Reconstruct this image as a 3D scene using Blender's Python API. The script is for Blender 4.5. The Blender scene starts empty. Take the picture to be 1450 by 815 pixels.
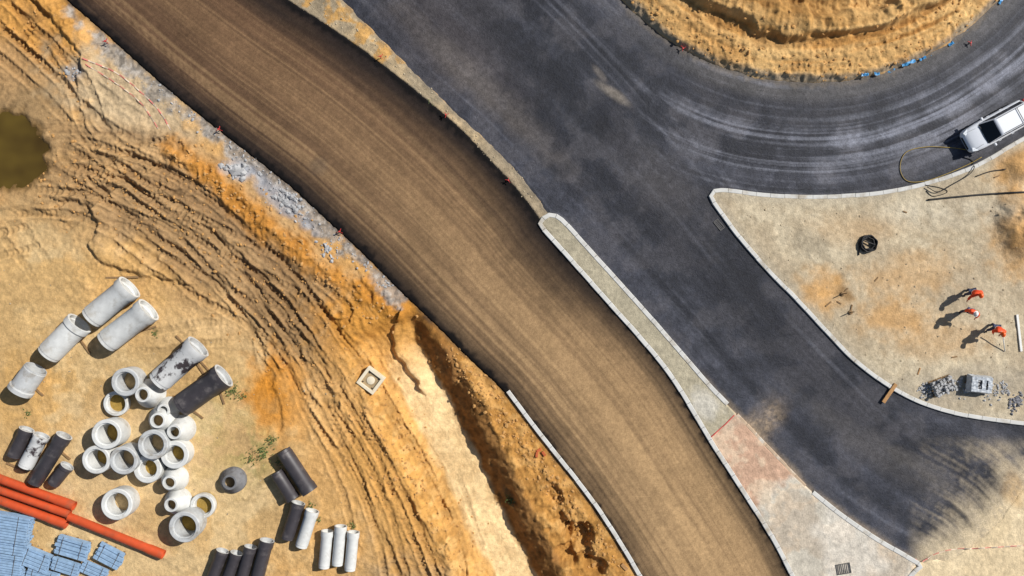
import bpy, bmesh, math, random
import numpy as np
from mathutils import Vector, Matrix, Quaternion
random.seed(5)
S=20.0; LENS=28.0; CZ=1450/S*LENS/36.0
def P(px,py,z=0.0):
    k=(CZ-z)/CZ
    return ((px-725)/S*k,(407.5-py)/S*k)
scene=bpy.context.scene
COL=scene.collection
def lin(c):
    a=np.array(c,dtype=float)/255.0
    return np.where(a<=0.04045,a/12.92,((a+0.055)/1.055)**2.4)
# ---------------------------------------------------------------- noise
_T={}
def vn(x,y,seed=0):
    if seed not in _T: _T[seed]=np.random.RandomState(seed+11).rand(256,256).astype(np.float32)
    T=_T[seed]
    xi=np.floor(x); yi=np.floor(y)
    fx=(x-xi).astype(np.float32); fy=(y-yi).astype(np.float32)
    fx=fx*fx*(3-2*fx); fy=fy*fy*(3-2*fy)
    xi=xi.astype(np.int32)&255; yi=yi.astype(np.int32)&255
    x1=(xi+1)&255; y1=(yi+1)&255
    a=T[xi,yi];b=T[x1,yi];c=T[xi,y1];d=T[x1,y1]
    return (a+(b-a)*fx)*(1-fy)+(c+(d-c)*fx)*fy
def fbm(x,y,o=4,seed=0,g=0.5):
    r=0;amp=1;t=0
    for i in range(o):
        r=r+amp*vn(x*(2.03**i)+i*17.3,y*(2.03**i)+i*9.1,seed+i); t+=amp; amp*=g
    return r/t
def ridged(x,y,o=4,seed=0):
    r=0;amp=1;t=0
    for i in range(o):
        r=r+amp*(1-np.abs(2*vn(x*(2.03**i)+i*17.3,y*(2.03**i)+i*9.1,seed+i)-1)); t+=amp; amp*=.5
    return r/t
def ss(a,b,x):
    t=np.clip((x-a)/(b-a),0,1); return t*t*(3-2*t)
def spline(pts,n=5,closed=False):
    pts=[Vector(p) for p in pts]; out=[]
    N=len(pts); rng=N if closed else N-1
    for i in range(rng):
        if closed: p0,p1,p2,p3=[pts[(i+k)%N] for k in (-1,0,1,2)]
        else:
            p1,p2=pts[i],pts[i+1]; p0=pts[i-1] if i>0 else p1*2-p2; p3=pts[i+2] if i+2<N else p2*2-p1
        for j in range(n):
            t=j/n
            out.append(0.5*((2*p1)+(p2-p0)*t+(2*p0-5*p1+4*p2-p3)*t*t+(3*p1-p0-3*p2+p3)*t**3))
    if not closed: out.append(pts[-1])
    return [tuple(v) for v in out]
def W(pts): return [P(*p) for p in pts]
# ---------------------------------------------------------------- grid
def axis(h,step):
    n=int(round(h/step)); a=list(np.arange(-n,n+1)*step)
    s=step; e=a[-1]; ext=[]
    while e<900:
        s*=1.09; e+=s; ext.append(e)
    return np.array([-v for v in ext[::-1]]+a+ext)
xs=axis(38.5,0.075); ys=axis(22.5,0.075)
X,Y=np.meshgrid(xs,ys,indexing='ij'); X=X.astype(np.float32);Y=Y.astype(np.float32)
NX,NY=X.shape
def pdist(poly,margin=None,X=X,Y=Y):
    pl=np.array(poly,dtype=np.float32)
    D=np.full(X.shape,1e4,np.float32);SG=np.ones(X.shape,np.float32);AL=np.zeros(X.shape,np.float32)
    if margin is not None:
        i0=np.searchsorted(xs,pl[:,0].min()-margin);i1=np.searchsorted(xs,pl[:,0].max()+margin)
        j0=np.searchsorted(ys,pl[:,1].min()-margin);j1=np.searchsorted(ys,pl[:,1].max()+margin)
        sl=(slice(i0,i1),slice(j0,j1))
    else: sl=(slice(None),slice(None))
    x=X[sl];y=Y[sl];d=D[sl];sg=SG[sl];al=AL[sl];acc=0.0
    for a,b in zip(pl[:-1],pl[1:]):
        e=b-a;L2=float(e@e); 
        if L2<1e-9: continue
        L=math.sqrt(L2); qx=x-a[0];qy=y-a[1]
        t=np.clip((qx*e[0]+qy*e[1])/L2,0,1)
        dx=qx-t*e[0];dy=qy-t*e[1]; dd=np.sqrt(dx*dx+dy*dy)
        m=dd<d
        d[m]=dd[m]; sg[m]=np.sign(e[0]*qy-e[1]*qx)[m]; al[m]=(acc+t*L)[m]; acc+=L
    return D,SG,AL
def inside(poly):
    r=np.zeros(X.shape,bool); n=len(poly)
    for i in range(n):
        x1,y1=poly[i];x2,y2=poly[(i+1)%n]
        if y1==y2: continue
        c=((y1>Y)!=(y2>Y))&(X<(x2-x1)*(Y-y1)/(y2-y1)+x1); r^=c
    return r
def sdf(poly):
    D,_,_=pdist(list(poly)+[poly[0]]); return np.where(inside(poly),-D,D)
# ---------------------------------------------------------------- layout curves
AL_px=[(-60,-160),(0,-95),(50,-45),(98,0),(150,45),(205,95),(270,150),(340,205),(410,260),(470,315),(520,362),(575,417),(620,460),(670,510),(718,556),(760,610),(800,660),(840,712),(875,765),(905,815),(935,870),(960,930)]
AR_top=[(200,-160),(270,-95),(340,-45),(405,0),(470,42),(540,92),(600,140),(650,183),(700,235),(740,280),(763,312)]
ISL_L=[(765,318),(790,347),(830,392),(870,437),(910,482),(950,532),(983,585),(1010,630),(1050,692),(1090,755),(1120,812),(1150,880),(1170,940)]
ISL_R=[(802,318),(840,360),(880,404),(920,449),(960,495),(1000,541),(1040,583),(1090,636),(1140,687),(1190,728),(1240,762),(1298,796)]
TIP=[(769,309),(778,304),(790,307)]
PLZ=[(1600,130),(1500,172),(1450,196),(1420,213),(1385,233),(1340,251),(1290,265),(1230,275),(1150,279),(1080,276),(1035,270),(1012,270),(1006,278),(1020,300),(1050,340),(1090,385),(1130,426),(1170,469),(1210,510),(1260,547),(1310,572),(1370,588),(1450,599),(1520,604),(1600,612)]
STRIP_R=[(395,-92),(440,-47),(486,0),(535,50),(586,101),(636,149),(686,196),(728,238),(758,274),(776,300)]
sAL=spline(W(AL_px),3); sAR=spline(W(AR_top+ISL_L),3)
polyA=sAL+sAR[::-1]
sBL=spline(W(STRIP_R+[(790,307)]+ISL_R),3)
sPL=spline(W(PLZ),3)
polyB=sBL+W([(1352,790),(1412,742),(1450,690),(1500,655),(1600,650)])+sPL[::-1]+W([(1650,50),(1677,-100),(1677,-243),(1620,-500),(1400,-700),(1147,-773),(850,-690),(690,-520),(560,-340),(470,-190)])
CC=P(1147,-243); RI=361/S
dA=sdf(polyA); dBo=sdf(polyB)
RC=np.hypot(X-CC[0],Y-CC[1]); ANG=np.arctan2(Y-CC[1],X-CC[0])
dB=np.maximum(dBo,RI-RC)
polyI=spline(W(ISL_L[::-1]+TIP+ISL_R),3)+W([(1275,830),(1260,900),(1170,960)])
dI=sdf(polyI)
dP=sdf(sPL)
DL,SL,AS=pdist(sAL); DR,SR,_=pdist(sAR)
dLs=DL*SL
left=(ss(0.3,-0.3,dLs))
n1=fbm(X*.35,Y*.35,4,1); n2=fbm(X*1.3,Y*1.3,4,7); n3=fbm(X*4.5,Y*4.5,3,13); nb=fbm(X*.12,Y*.12,3,21); nw=fbm(X*2.4+5,Y*2.4,3,27)
nk=fbm(X*.2+31,Y*.2+7,3,29)
def blob(px,py,rx,ry,ang=0,soft=.5,nz=.5):
    x0,y0=P(px,py); a=math.radians(ang); c,s=math.cos(a),math.sin(a)
    u=((X-x0)*c+(Y-y0)*s)/(rx/S); v=(-(X-x0)*s+(Y-y0)*c)/(ry/S)
    q=np.sqrt(u*u+v*v)+(n2-.5)*2*nz+(n1-.5)*nz
    return 1-ss(1-soft,1+soft,q)
# ---------------------------------------------------------------- landscape height
yard=np.clip(blob(190,650,300,190,-10,.35,.2)+blob(20,600,160,260,0,.3,.2),0,1)*left
brx=(dP>0)*(dI>0)*(dLs>0)*(X>P(1240,0)[0])*(Y<P(0,600)[1])*1.0
br=brx*(dBo>0)
flat=np.clip(yard+ss(.2,-.2,dP)+ss(.2,-.2,dI)+br,0,1)
rough=1-.85*flat
H=rough*(0.30*(n1-.5)+.13*(n2-.5)+.09*(n3-.5))
H+=.02*(n3-.5)+.03*(n2-.5)
D,SG,A_=pdist(spline(W([(240,212),(300,250),(360,305),(420,352),(470,395),(520,405),(565,440)]),3),6)
D=D+(n2-.5)*1.6+(n1-.5)*2.0
ridge=1-ss(.1,1.5,D); H+=ridge*(.16+.46*(ridged(X*1.2,Y*1.2,4,31)-.45))
cb=spline(W([(60,235),(150,240),(230,262),(330,330),(420,410),(500,520),(580,640),(650,760),(700,850)]),3)
D,SG,A_=pdist(cb,9); cd=D*SG+(n1-.5)*.5+(n2-.5)*.12
churn=(1-ss(2.6,4.6,D+(n1-.5)*2))*left
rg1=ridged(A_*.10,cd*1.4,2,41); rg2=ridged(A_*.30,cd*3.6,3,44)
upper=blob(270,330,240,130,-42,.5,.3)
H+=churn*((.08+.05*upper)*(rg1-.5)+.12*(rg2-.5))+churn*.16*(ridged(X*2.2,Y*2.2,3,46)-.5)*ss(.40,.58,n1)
# pit beside the road
pf=spline(W([(540,450),(573,517),(607,583),(641,652),(678,728),(716,804),(752,875)]),4)
D,SG,PA=pdist(pf,9); pd=D*SG+(fbm(X*1.1,Y*1.1,3,51)-.5)*.7
prof=np.where(pd>0,1-ss(1.35,3.3,pd),1-ss(1.2,3.8,-pd))
dep=.70+.62*ss(0,4,PA)
fn=(fbm(PA*.4,pd*2,3,55)-.5)*.6
floor=(1-ss(1.1,1.7,np.abs(pd-.1)+fn))*ss(2.0,5.5,PA)
H=H*(1-.75*floor)-1.15*prof*dep*ss(-.2,1.2,PA)
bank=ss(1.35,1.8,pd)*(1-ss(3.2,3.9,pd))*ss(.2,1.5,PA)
H+=bank*.26*(ridged(PA*.9,pd*1.2,4,53)-.5)
lbank=ss(1.3,1.8,-pd)*(1-ss(3.2,4.2,-pd))*ss(.5,2,PA)*(D<8)
H+=lbank*(.16*(ridged(PA*.3,pd*1.8,4,54)-.5)+.12*(ridged(X*2,Y*2,3,56)-.5))
berm=np.exp(-((pd-3.8)/.5)**2)*ss(0,2,PA); H+=berm*(.12+.4*(n2-.3))
wallside=ss(3.2,3.7,pd)*left*(D<8); 
H+=wallside*(.20*(ridged(PA*.3,pd*1.6,4,57)-.5)+.20*(ridged(X*2,Y*2,3,59)-.5))
holes=[(822,762,15,22,30,1.0),(801,786,13,12,0,.7),(845,800,14,10,-30,.6),(785,700,9,16,30,.35),(725,705,7,16,30,.3),(800,745,8,16,20,.5)]
for h in holes: H-=h[5]*blob(h[0],h[1],h[2],h[3],h[4],.4,.5)
for pts,hh,w in [([(95,285),(125,295),(138,330),(120,345),(150,375),(215,395),(250,400)],.28,.4),([(60,255),(105,270),(160,265)],.18,.4),([(0,300),(40,295),(85,310)],.12,.3),
      ([(420,470),(450,500),(470,560)],.12,.4),([(560,455),(550,480),(556,505),(585,545)],.40,.35),([(380,520),(400,600),(370,610)],.12,.5),([(40,0),(75,30),(110,70),(112,100)],.3,.5)]:
    D,SG,_=pdist(spline(W(pts),3),4); dd=D*SG+(n2-.5)*.5
    H+=hh*(ss(0,.25,dd))*(1-ss(w,w+1.3,np.abs(dd)))
trackcol=np.zeros(X.shape,np.float32)
tr=[([(110,215),(200,245),(300,310),(390,385),(460,470),(520,560),(590,690),(640,815)],[-1.0,1.0],.26,.10,.05),
    ([(150,225),(260,270),(350,350),(430,430),(500,540),(570,660),(640,790)],[-.9,.9],.24,.09,.03),
    ([(90,225),(190,290),(290,365),(380,450),(450,540),(510,640),(560,750),(590,830)],[-.95,.95],.26,.10,.05),
    ([(120,250),(170,330),(260,395),(350,440),(420,510),(480,620)],[-.8,.8],.24,.08,.04),
    ([(130,220),(240,300),(330,350),(430,400),(480,440)],[-.8,.8],.26,.09,.045),
    ([(140,235),(180,280),(250,310),(330,395),(400,500),(460,570)],[-.9,.9],.24,.10,.03),
    ([(100,240),(220,320),(330,385),(410,475),(440,560),(500,690),(530,800)],[-.8,.8],.22,.06,.03),
    ([(0,15),(60,70),(120,130),(200,185)],[-.8,.8],.28,.10,.04),
    ([(0,60),(50,105),(110,160),(160,215),(230,270)],[-.8,.8],.30,.10,.03),
    ([(30,0),(70,55),(110,120),(150,200),(250,260)],[-.7,.7],.26,.08,.03),
    ([(0,345),(60,330),(110,290),(170,235),(240,210)],[-.8,.8],.26,.08,.04),
    ([(410,500),(440,560),(500,650),(540,730),(560,815)],[-.7,.7],.24,.08,.04),
    ([(0,290),(70,285),(140,300),(220,350),(300,420)],[-.8,.8],.28,.09,.03),
    ([(130,0),(60,40),(20,110),(0,150)],[-.7,.7],.3,.07,.03),
    ([(20,330),(90,420),(190,480),(280,470),(360,470)],[-.7,.7],.25,.04,.02),
    ([(30,440),(60,600),(110,700),(260,800)],[-.7,.7],.22,.025,.015),
    ([(560,540),(605,620),(645,715),(685,830)],[-.6,.6],.22,.05,.03),
    ([(380,480),(400,560),(380,640),(330,700)],[-.7,.7],.26,.035,.02)]
for pts,offs,w,dp,td in tr:
    D,SG,A_=pdist(spline(W(pts),3),3); dd=D*SG+(n1-.5)*.45+(n2-.5)*.08
    fade=ss(.38,.54,fbm(A_*.2+dp*77,dd*.2+w*9,3,61))*(1-.4*flat)*(1-.5*floor)
    for o in offs:
        q=np.abs(dd-o)+(n3-.5)*.08; m=(1-ss(w*.7,w*1.08,q))*fade
        rim=np.exp(-((q-w*1.3)/.10)**2)*fade
        H+=-dp*m+dp*.7*rim*(.1+1.6*n2)+m*td*np.sin(2*np.pi*(A_+.5*np.abs(dd-o))/.38)*ss(.35,.55,n2)*1.3
        trackcol=np.maximum(trackcol,m)
# roundabout centre earthworks: scraped, layered bands
dc=RI-RC; ins=ss(0,.15,dc); AR=ANG*RI
rn=ridged(X*.7,Y*.7,5,71); er=ridged(AR*.7,dc*.14,4,75); lay=ridged(AR*.06,(dc+(n1-.5)*.7)*1.1,3,77)
Hc=.32*ss(.0,.5,dc+(n2-.5)*.5)+.60*(dc/6)+.26*(lay-.5)*ss(.4,1.5,dc)+.60*ss(2.8,3.2,dc+(n1-.5)*1.8)-1.0*ss(4.1,5.2,dc+(n1-.5)*1.6)+.22*(rn-.5)*ss(.6,2,dc)+.60*(er-.5)*ss(3.0,3.8,dc)+.20*(ridged(X*2.5,Y*2.5,3,79)-.5)
H=np.where(dc>0,Hc*ins,H)
for b,hh in [((1447,320,30,42,10),.8),((1446,232,22,22,0),.4)]:
    H+=hh*blob(*b,soft=.6,nz=.25)*(.6+.8*n2)
pond=blob(12,213,54,50,-25,.35,.22)
H=H*(1-blob(20,210,75,75,0,.4,.1)*.8)-.42*pond
wA=ss(0.0,1.3,dA); wB=ss(0.0,1.1,dB); wB=np.where(dc>-.5,1,wB)
lvl=.03+.10*ss(.1,-.1,dI)+.09*ss(.1,-.1,dP)+(-.10)*left*(1-.8*ss(0,2,-dLs))
Z=lvl+H*np.minimum(np.where(dI<0,1,wA),wB)
edgeB=(n2-.5)*.30*(1-ss(.6,-.2,np.minimum(np.abs(dP),np.abs(dI))))
soft_br=blob(1415,735,120,80,40,.5,.2)
edgeB=edgeB*(1-soft_br)+soft_br*(n2-.5)*.4
tB=ss(-.14,.08,dB+edgeB); tA=ss(-.02,.12,dA+(n3-.5)*.1)
Z=(-.18)+(Z+.18)*np.minimum(tA,tB)
far=ss(60,140,np.maximum(np.abs(X),np.abs(Y))); Z=Z*(1-far)
# ---------------------------------------------------------------- ground colour
C=np.empty(X.shape+(3,),np.float32); C[:]=lin((197,160,110))
def mix(m,c,k=1.0):
    m=np.clip(m*k,0,1)[...,None]; C[:]=C*(1-m)+lin(c)*m
mix(ss(.45,.62,nb),(200,150,84),.65); mix(ss(.52,.68,n1),(218,186,138),.5); mix(ss(.46,.32,n1),(168,132,88),.6); mix(ss(.52,.66,nk),(172,144,108),.6)
mix(blob(60,40,110,70,-40),(201,146,74),.8); mix(blob(30,110,90,40,-40),(176,140,96),.9)
mix(blob(75,60,70,14,-45,.6,.6),(146,112,74),.6)
mix(blob(20,155,60,30),(120,95,62),.6); mix(blob(52,170,30,40,20),(120,94,58),.5)
mix(blob(30,210,85,85,0,.5,.3),(172,142,102),.8)
mix(blob(185,150,110,60,-40),(196,172,136),1)
mix(blob(60,420,150,90,0),(207,162,96),.75); mix(blob(60,330,70,30,-10),(214,178,126),.6)
mix(blob(40,320,120,50,10),(184,150,104),.6)
mix(churn*blob(290,350,240,120,-42,.5,.4),(140,114,86),1)
mix(churn,(176,136,86),.35)
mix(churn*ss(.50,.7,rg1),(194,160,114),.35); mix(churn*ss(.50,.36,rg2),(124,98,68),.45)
mix(blob(430,455,70,70,-40,.6),(146,116,80),.8)
mix(yard,(207,176,126),.75); mix(blob(60,560,90,60,0),(208,162,94),.6)
mix(yard*ss(.48,.62,n1),(186,152,102),.7); mix(yard*ss(.48,.38,n1),(222,194,146),.6); mix(yard*ss(.55,.62,nw*.5+nk*.5),(168,140,96),.4)
mix(blob(290,600,110,100,0,.7,.5)*ss(.42,.7,n2),(154,144,90),.35); mix(blob(360,640,40,40)*ss(.4,.6,n2),(128,132,76),.45)
mix(blob(180,640,110,70,0,.7,.4),(216,190,148),.4)
mix(blob(395,560,45,60,20),(204,136,52),1); mix(blob(520,470,80,60,-40),(198,138,58),.85)
mix(blob(500,640,90,130,25),(204,158,98),.8); mix(blob(560,700,60,120,25),(202,150,80),.7)
mix(blob(480,760,60,60),(202,160,102),.7)
mix(blob(600,440,70,50,-45),(198,140,60),.9)
mix(ridge*.9,(192,132,58),1)
mix(lbank,(204,152,82),.75); mix(lbank*ss(.5,.62,nw),(222,182,120),.5); mix(lbank*ss(.48,.36,n2),(166,120,64),.5)
mix(wallside,(184,132,64),.85); mix(wallside*ss(.46,.62,n2),(204,162,102),.5); mix(wallside*ss(.5,.4,nw),(144,102,52),.5)
mix(prof*ss(.5,2,PA),(206,158,94),.6); mix(floor*(.75+.25*ss(.3,.6,n2)),(243,210,156),.97)
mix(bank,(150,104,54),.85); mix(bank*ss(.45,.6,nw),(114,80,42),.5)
D,SG,_=pdist(spline(W([(100,20),(162,74),(241,140),(318,196),(396,260),(462,325),(526,380),(562,416)]),3),5)
gr=(1-ss(.0,.75,D+(n1-.5)*2.2+(n2-.5)*1.8))*left; mix(gr,(156,148,138),.8); mix(gr*ss(.5,.6,nw),(190,182,172),.6); mix(gr*ss(.48,.38,n3),(104,98,92),.5)
mix(blob(395,282,50,12,-42,.6,.6),(160,164,172),.7); mix(blob(335,242,20,12,-20,.5,.4),(176,182,192),.85); mix(blob(105,103,14,12),(130,130,135),.6)
mix(left*(1-ss(.0,.40,-dLs+(n2-.5)*.5)),(70,64,60),.75)
strip=(dA>0)&(dB>0)&(dLs>0)&(dI>0)&(X<P(800,0)[0])
mix(strip*1.0,(166,150,124)); mix(strip*ss(.45,.6,n1),(198,174,136),.8); mix(strip*(Y>P(0,90)[1])*ss(.5,.6,n2),(196,148,78),.8); mix(strip*ss(.5,.6,nw),(128,116,96),.4)
mix(strip*ss(.4,.0,dB+(n2-.5)*.5),(114,108,98),.6)
isl=ss(.05,-.05,dI); mix(isl,(172,163,140))
a=P(1005,620);b=P(1040,585)
dn=np.array([-(b[1]-a[1]),b[0]-a[0]]);dn/=np.linalg.norm(dn)
q=(X-a[0])*dn[0]+(Y-a[1])*dn[1]; q=-q if ((P(1100,700)[0]-a[0])*dn[0]+(P(1100,700)[1]-a[1])*dn[1])<0 else q
mix(isl*ss(-.03,.03,q),(204,168,142)); mix(isl*ss(5.0,6.2,q+(n2-.5)*2),(202,194,178)); mix(isl*blob(1000,572,26,16,-40),(212,208,198),.6)
mix(isl*ss(0,.03,q)*ss(.48,.62,n2),(218,196,168),.6); mix(isl*ss(0,.03,q)*ss(.52,.62,n1),(178,162,142),.6); mix(isl*ss(5,6,q)*ss(.5,.6,nk),(216,210,198),.6)
pz=ss(.05,-.05,dP); mix(pz,(192,176,148)); mix(pz*ss(.48,.60,n1),(176,160,134),.8); mix(pz*ss(.48,.36,n1),(208,194,166),.6); mix(pz*ss(.52,.62,nw),(164,148,122),.35)
for b_ in [(1165,415,35,28,20,.9),(1285,390,60,30,10,.5),(1265,450,50,25,0,.7),(1330,480,60,25,0,.4),(1440,335,36,50,0,.9),(1440,235,34,32,0,.9),(1215,325,60,20,0,.25)]:
    mix(pz*blob(*b_[:5],soft=.7,nz=.6),(202,156,98),b_[5])
mix(pz*blob(1150,345,30,14,-30),(160,148,126),.7); mix(pz*ss(.9,.2,-dP),(178,168,148),.5)
mix(pz*blob(1195,415,14,10,0,.6,.6),(120,96,66),.6); mix(pz*blob(1370,545,80,24,5,.6,.5),(160,152,138),.6)
mix(pz*blob(1340,300,100,22,0)*n2*1.3,(208,198,176),.7)
mix(brx,(220,200,164)); mix(brx*ss(.48,.66,n1),(208,186,148),.5); mix(brx*blob(1434,690,14,24),(204,164,108),.6)
cin=ss(0,.1,dc); mix(cin,(192,144,84)); mix(cin*ss(.45,.65,n1),(210,170,112),.9); mix(cin*ss(.5,.7,lay),(218,180,122),.6); mix(cin*ss(.5,.36,lay),(148,104,56),.7); mix(cin*ss(.5,.38,rn),(140,100,58),.4)
mix(cin*ss(3.2,4.2,dc+(n1-.5)*2),(140,104,60),.85)
mix(cin*ss(.55,.7,er)*ss(3,4,dc),(188,144,86),.7); mix(cin*ss(.7,.2,dc+(n2-.5)*.6),(160,148,130),.8)
mix(cin*blob(1240,15,60,22,10),(210,170,112),.7); mix(cin*blob(1000,60,60,14,-30),(204,158,98),.7)
for px,py in [(248,643),(210,664),(287,716),(152,615),(164,571),(138,649),(262,744)]:
    mix(blob(px+4,py-4,16,16,0,.2,.0),(150,122,50),.85)
grain=fbm(X*6.1+3,Y*6.1,2,15)
sandf=((.86+.28*n2[...,None])*(.88+.24*n3[...,None])*(.9+.2*n1[...,None])*(.86+.28*grain[...,None]))
C0=C.copy()
C*= sandf
C*= (1-.18*trackcol[...,None])
mix(ss(0,.5,pond),(110,84,46),.8); mix(ss(.3,.9,pond),(76,60,26),.9)
# ---------------------------------------------------------------- road colours
tt=DL/(DL+DR+1e-4)
CA=np.empty_like(C); 
along=ss(24,-22,Y+ (X*-.2))
ca=lin((104,79,59)); cb_=lin((174,143,104)); CA[:]=ca; CA[:]=CA*(1-along[...,None])+cb_*along[...,None]
def mixa(A,m,c,k=1.0):
    m=np.clip(m*k,0,1)[...,None]; A[:]=A*(1-m)+lin(c)*m
wv=tt+(fbm(X*.2,Y*.2,2,80)-.5)*.015
s1=fbm(wv*12,AS*.022,3,81,.55); s2=fbm(wv*80,AS*.035,3,85,.65)
mixa(CA,ss(.42,.68,s1),(86,66,50),.40); mixa(CA,ss(.5,.74,s2),(184,152,110),.27); mixa(CA,ss(.48,.28,s2),(58,46,38),.36)
mixa(CA,np.exp(-((tt-.52)/.14)**2),(170,136,98),.16)
mixa(CA,np.exp(-((tt-.45)/.18)**2)*along,(186,154,112),.35)
ew=ss(1,0.1,along)
e1=ss(.22+.05*ew,.0,wv+(s1-.5)*.16+(s2-.5)*.06+(n1-.5)*.05); mixa(CA,e1,(34,30,30),.93)
e2=ss(.76-.08*ew,.985,wv+(s1-.5)*.16+(s2-.5)*.06+(n1-.5)*.06); mixa(CA,e2*(.82+.18*ew),(34,30,30),.96)
mixa(CA,blob(776,358,110,46,-50,.8,.3),(34,30,30),.65)
mixa(CA,ss(.5,.08,-dA+(nw-.5)*.7),(18,17,18),.95)
mixa(CA,blob(452,235,13,12,0,.5,.2),(84,76,68),.35)
CA*= (.88+.24*fbm(X*3,Y*3,4,88)[...,None])*(.86+.28*n1[...,None])*(.82+.36*grain[...,None])
CB=np.empty_like(C); CB[:]=lin((46,48,56))
DBl,_,BS=pdist(sBL)
wr=ss(2.5,-2.5,RC-525/S)*ss(P(800,0)[0],P(1050,0)[0],X)
wob=(fbm(X*.12,Y*.12,2,90)-.5)*.5
f1,f2=DBl+wob,RC+wob
st1=fbm(f1*.8,BS*.02,3,91,.5); st2=fbm(f2*1.0,AR*.02,3,95,.5)
stt=st1*(1-wr)+st2*wr
st3=fbm(f1*5,BS*.05,3,97)*(1-wr)+fbm(f2*5,AR*.05,3,99)*wr
patch=fbm(f1*.25+50,BS*.12,3,107,.5)*(1-wr)+fbm(f2*.25+50,AR*.12,3,107,.5)*wr
mot=fbm(X*.5+80,Y*.5+40,4,111,.6)
mixa(CB,ss(.42,.78,stt),(76,78,88),.6); mixa(CB,ss(.48,.30,stt),(30,31,39),.55)
mixa(CB,ss(.50,.76,st3)*ss(.30,.6,patch),(108,110,120),.42)
mixa(CB,ss(.46,.66,mot),(88,86,90),.42); mixa(CB,ss(.48,.34,mot),(30,32,39),.40)
mixa(CB,wr*ss(.46,.72,st3*.6+stt*.2+mot*.2)*ss(.35,.6,patch),(150,153,165),.36)  # concentric specular glints on the roundabout lane, painted into the asphalt colour
mixa(CB,wr*ss(3.4,.4,np.abs(f2-430/S))*ss(.40,.68,st3*.7+mot*.3)*ss(P(1040,0)[0],P(1250,0)[0],X),(164,168,182),.48)  # bluish sun sheen on the right-hand bend, put into the base colour
mixa(CB,blob(640,60,110,60,-40,.8,.3),(80,74,74),.5); mixa(CB,blob(690,130,130,18,-43,.8,.4),(108,100,94),.5)
mixa(CB,blob(760,90,150,24,-42,.8,.3),(30,32,39),.6)
mixa(CB,wr*ss(1.0,.2,np.abs(RC-(376/S))),(104,100,96),.40)
mixa(CB,wr*ss(1.2,.2,np.abs(f2-(398/S))),(26,27,34),.55)
mixa(CB,blob(868,132,24,6,-35,.7,.3),(170,158,142),.55); mixa(CB,blob(850,105,14,4,-50,.6,.3),(150,140,130),.35)
mixa(CB,blob(960,330,110,50,-45,.8,.4),(30,31,38),.45); mixa(CB,blob(1110,500,150,36,-45,.8,.4),(34,35,42),.45)
mixa(CB,blob(930,250,60,30,-40,.9,.5),(92,88,88),.40); mixa(CB,blob(1240,640,120,16,-35,.8,.5),(96,92,90),.35); mixa(CB,blob(1330,680,80,10,-35,.8,.5),(110,104,98),.35)
mixa(CB,blob(870,175,22,60,20,.3,.3),(28,29,37),.45)
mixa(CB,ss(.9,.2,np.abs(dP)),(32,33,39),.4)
brz=ss(P(1280,0)[0],P(1325,0)[0],X)*ss(P(0,612)[1],P(0,655)[1],Y)*ss(.1,1.8,np.abs(dP))
dust=brz*ss(-3.4,-.1,dBo+(n1-.5)*2.6+(n2-.5)*1.2+(n3-.5)*.5+(st3-.5)*2)
CB[:]=CB*(1-dust[...,None])+C0*dust[...,None]
mixa(CB,ss(-7,-1.5,dBo+(n2-.5)*2.4)*brz*ss(.42,.66,st3*.6+n3*.4),(136,126,112),.5)
mixa(CB,ss(.6,.0,-dBo+(n2-.5)*.6)*ss(-4,-10,Y)*(np.abs(dI)<2),(160,142,118),.5)
mixa(CB,blob(1072,606,16,38,-45,1.0,.3)*(.4+.6*ss(.4,.6,n3*.5+n2*.5)),(186,162,132),.75)
mixa(CB,ss(.5,.0,np.abs(RC-RI)+(nw-.5)*.6),(125,114,100),.5)
asf=(.80+.40*fbm(X*3.3+9,Y*3.3,4,105)[...,None])*(.84+.32*n1[...,None])*(.72+.56*grain[...,None])
dd3=dust[...,None]; CB*= asf*(1-dd3)+sandf*dd3
# ---------------------------------------------------------------- node helpers
def newmat(name):
    m=bpy.data.materials.new(name); m.use_nodes=True; nt=m.node_tree
    b=nt.nodes['Principled BSDF']; return m,nt,b
def N(nt,t,**k):
    n=nt.nodes.new(t)
    for a,v in k.items():
        if a in n.inputs: n.inputs[a].default_value=v
        else: setattr(n,a,v)
    return n
def noise_val(nt,scale,detail,lo,hi,coord='Object',vec=None,rough=.6):
    if vec is None:
        tc=N(nt,'ShaderNodeTexCoord'); vec=tc.outputs[coord]
    n=N(nt,'ShaderNodeTexNoise'); n.inputs['Scale'].default_value=scale;n.inputs['Detail'].default_value=detail;n.inputs['Roughness'].default_value=rough
    nt.links.new(vec,n.inputs['Vector'])
    r=N(nt,'ShaderNodeMapRange'); r.inputs['From Min'].default_value=.3;r.inputs['From Max'].default_value=.7;r.inputs['To Min'].default_value=lo;r.inputs['To Max'].default_value=hi
    nt.links.new(n.outputs['Fac'],r.inputs['Value']); return r.outputs['Result'],n.outputs['Fac']
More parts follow.
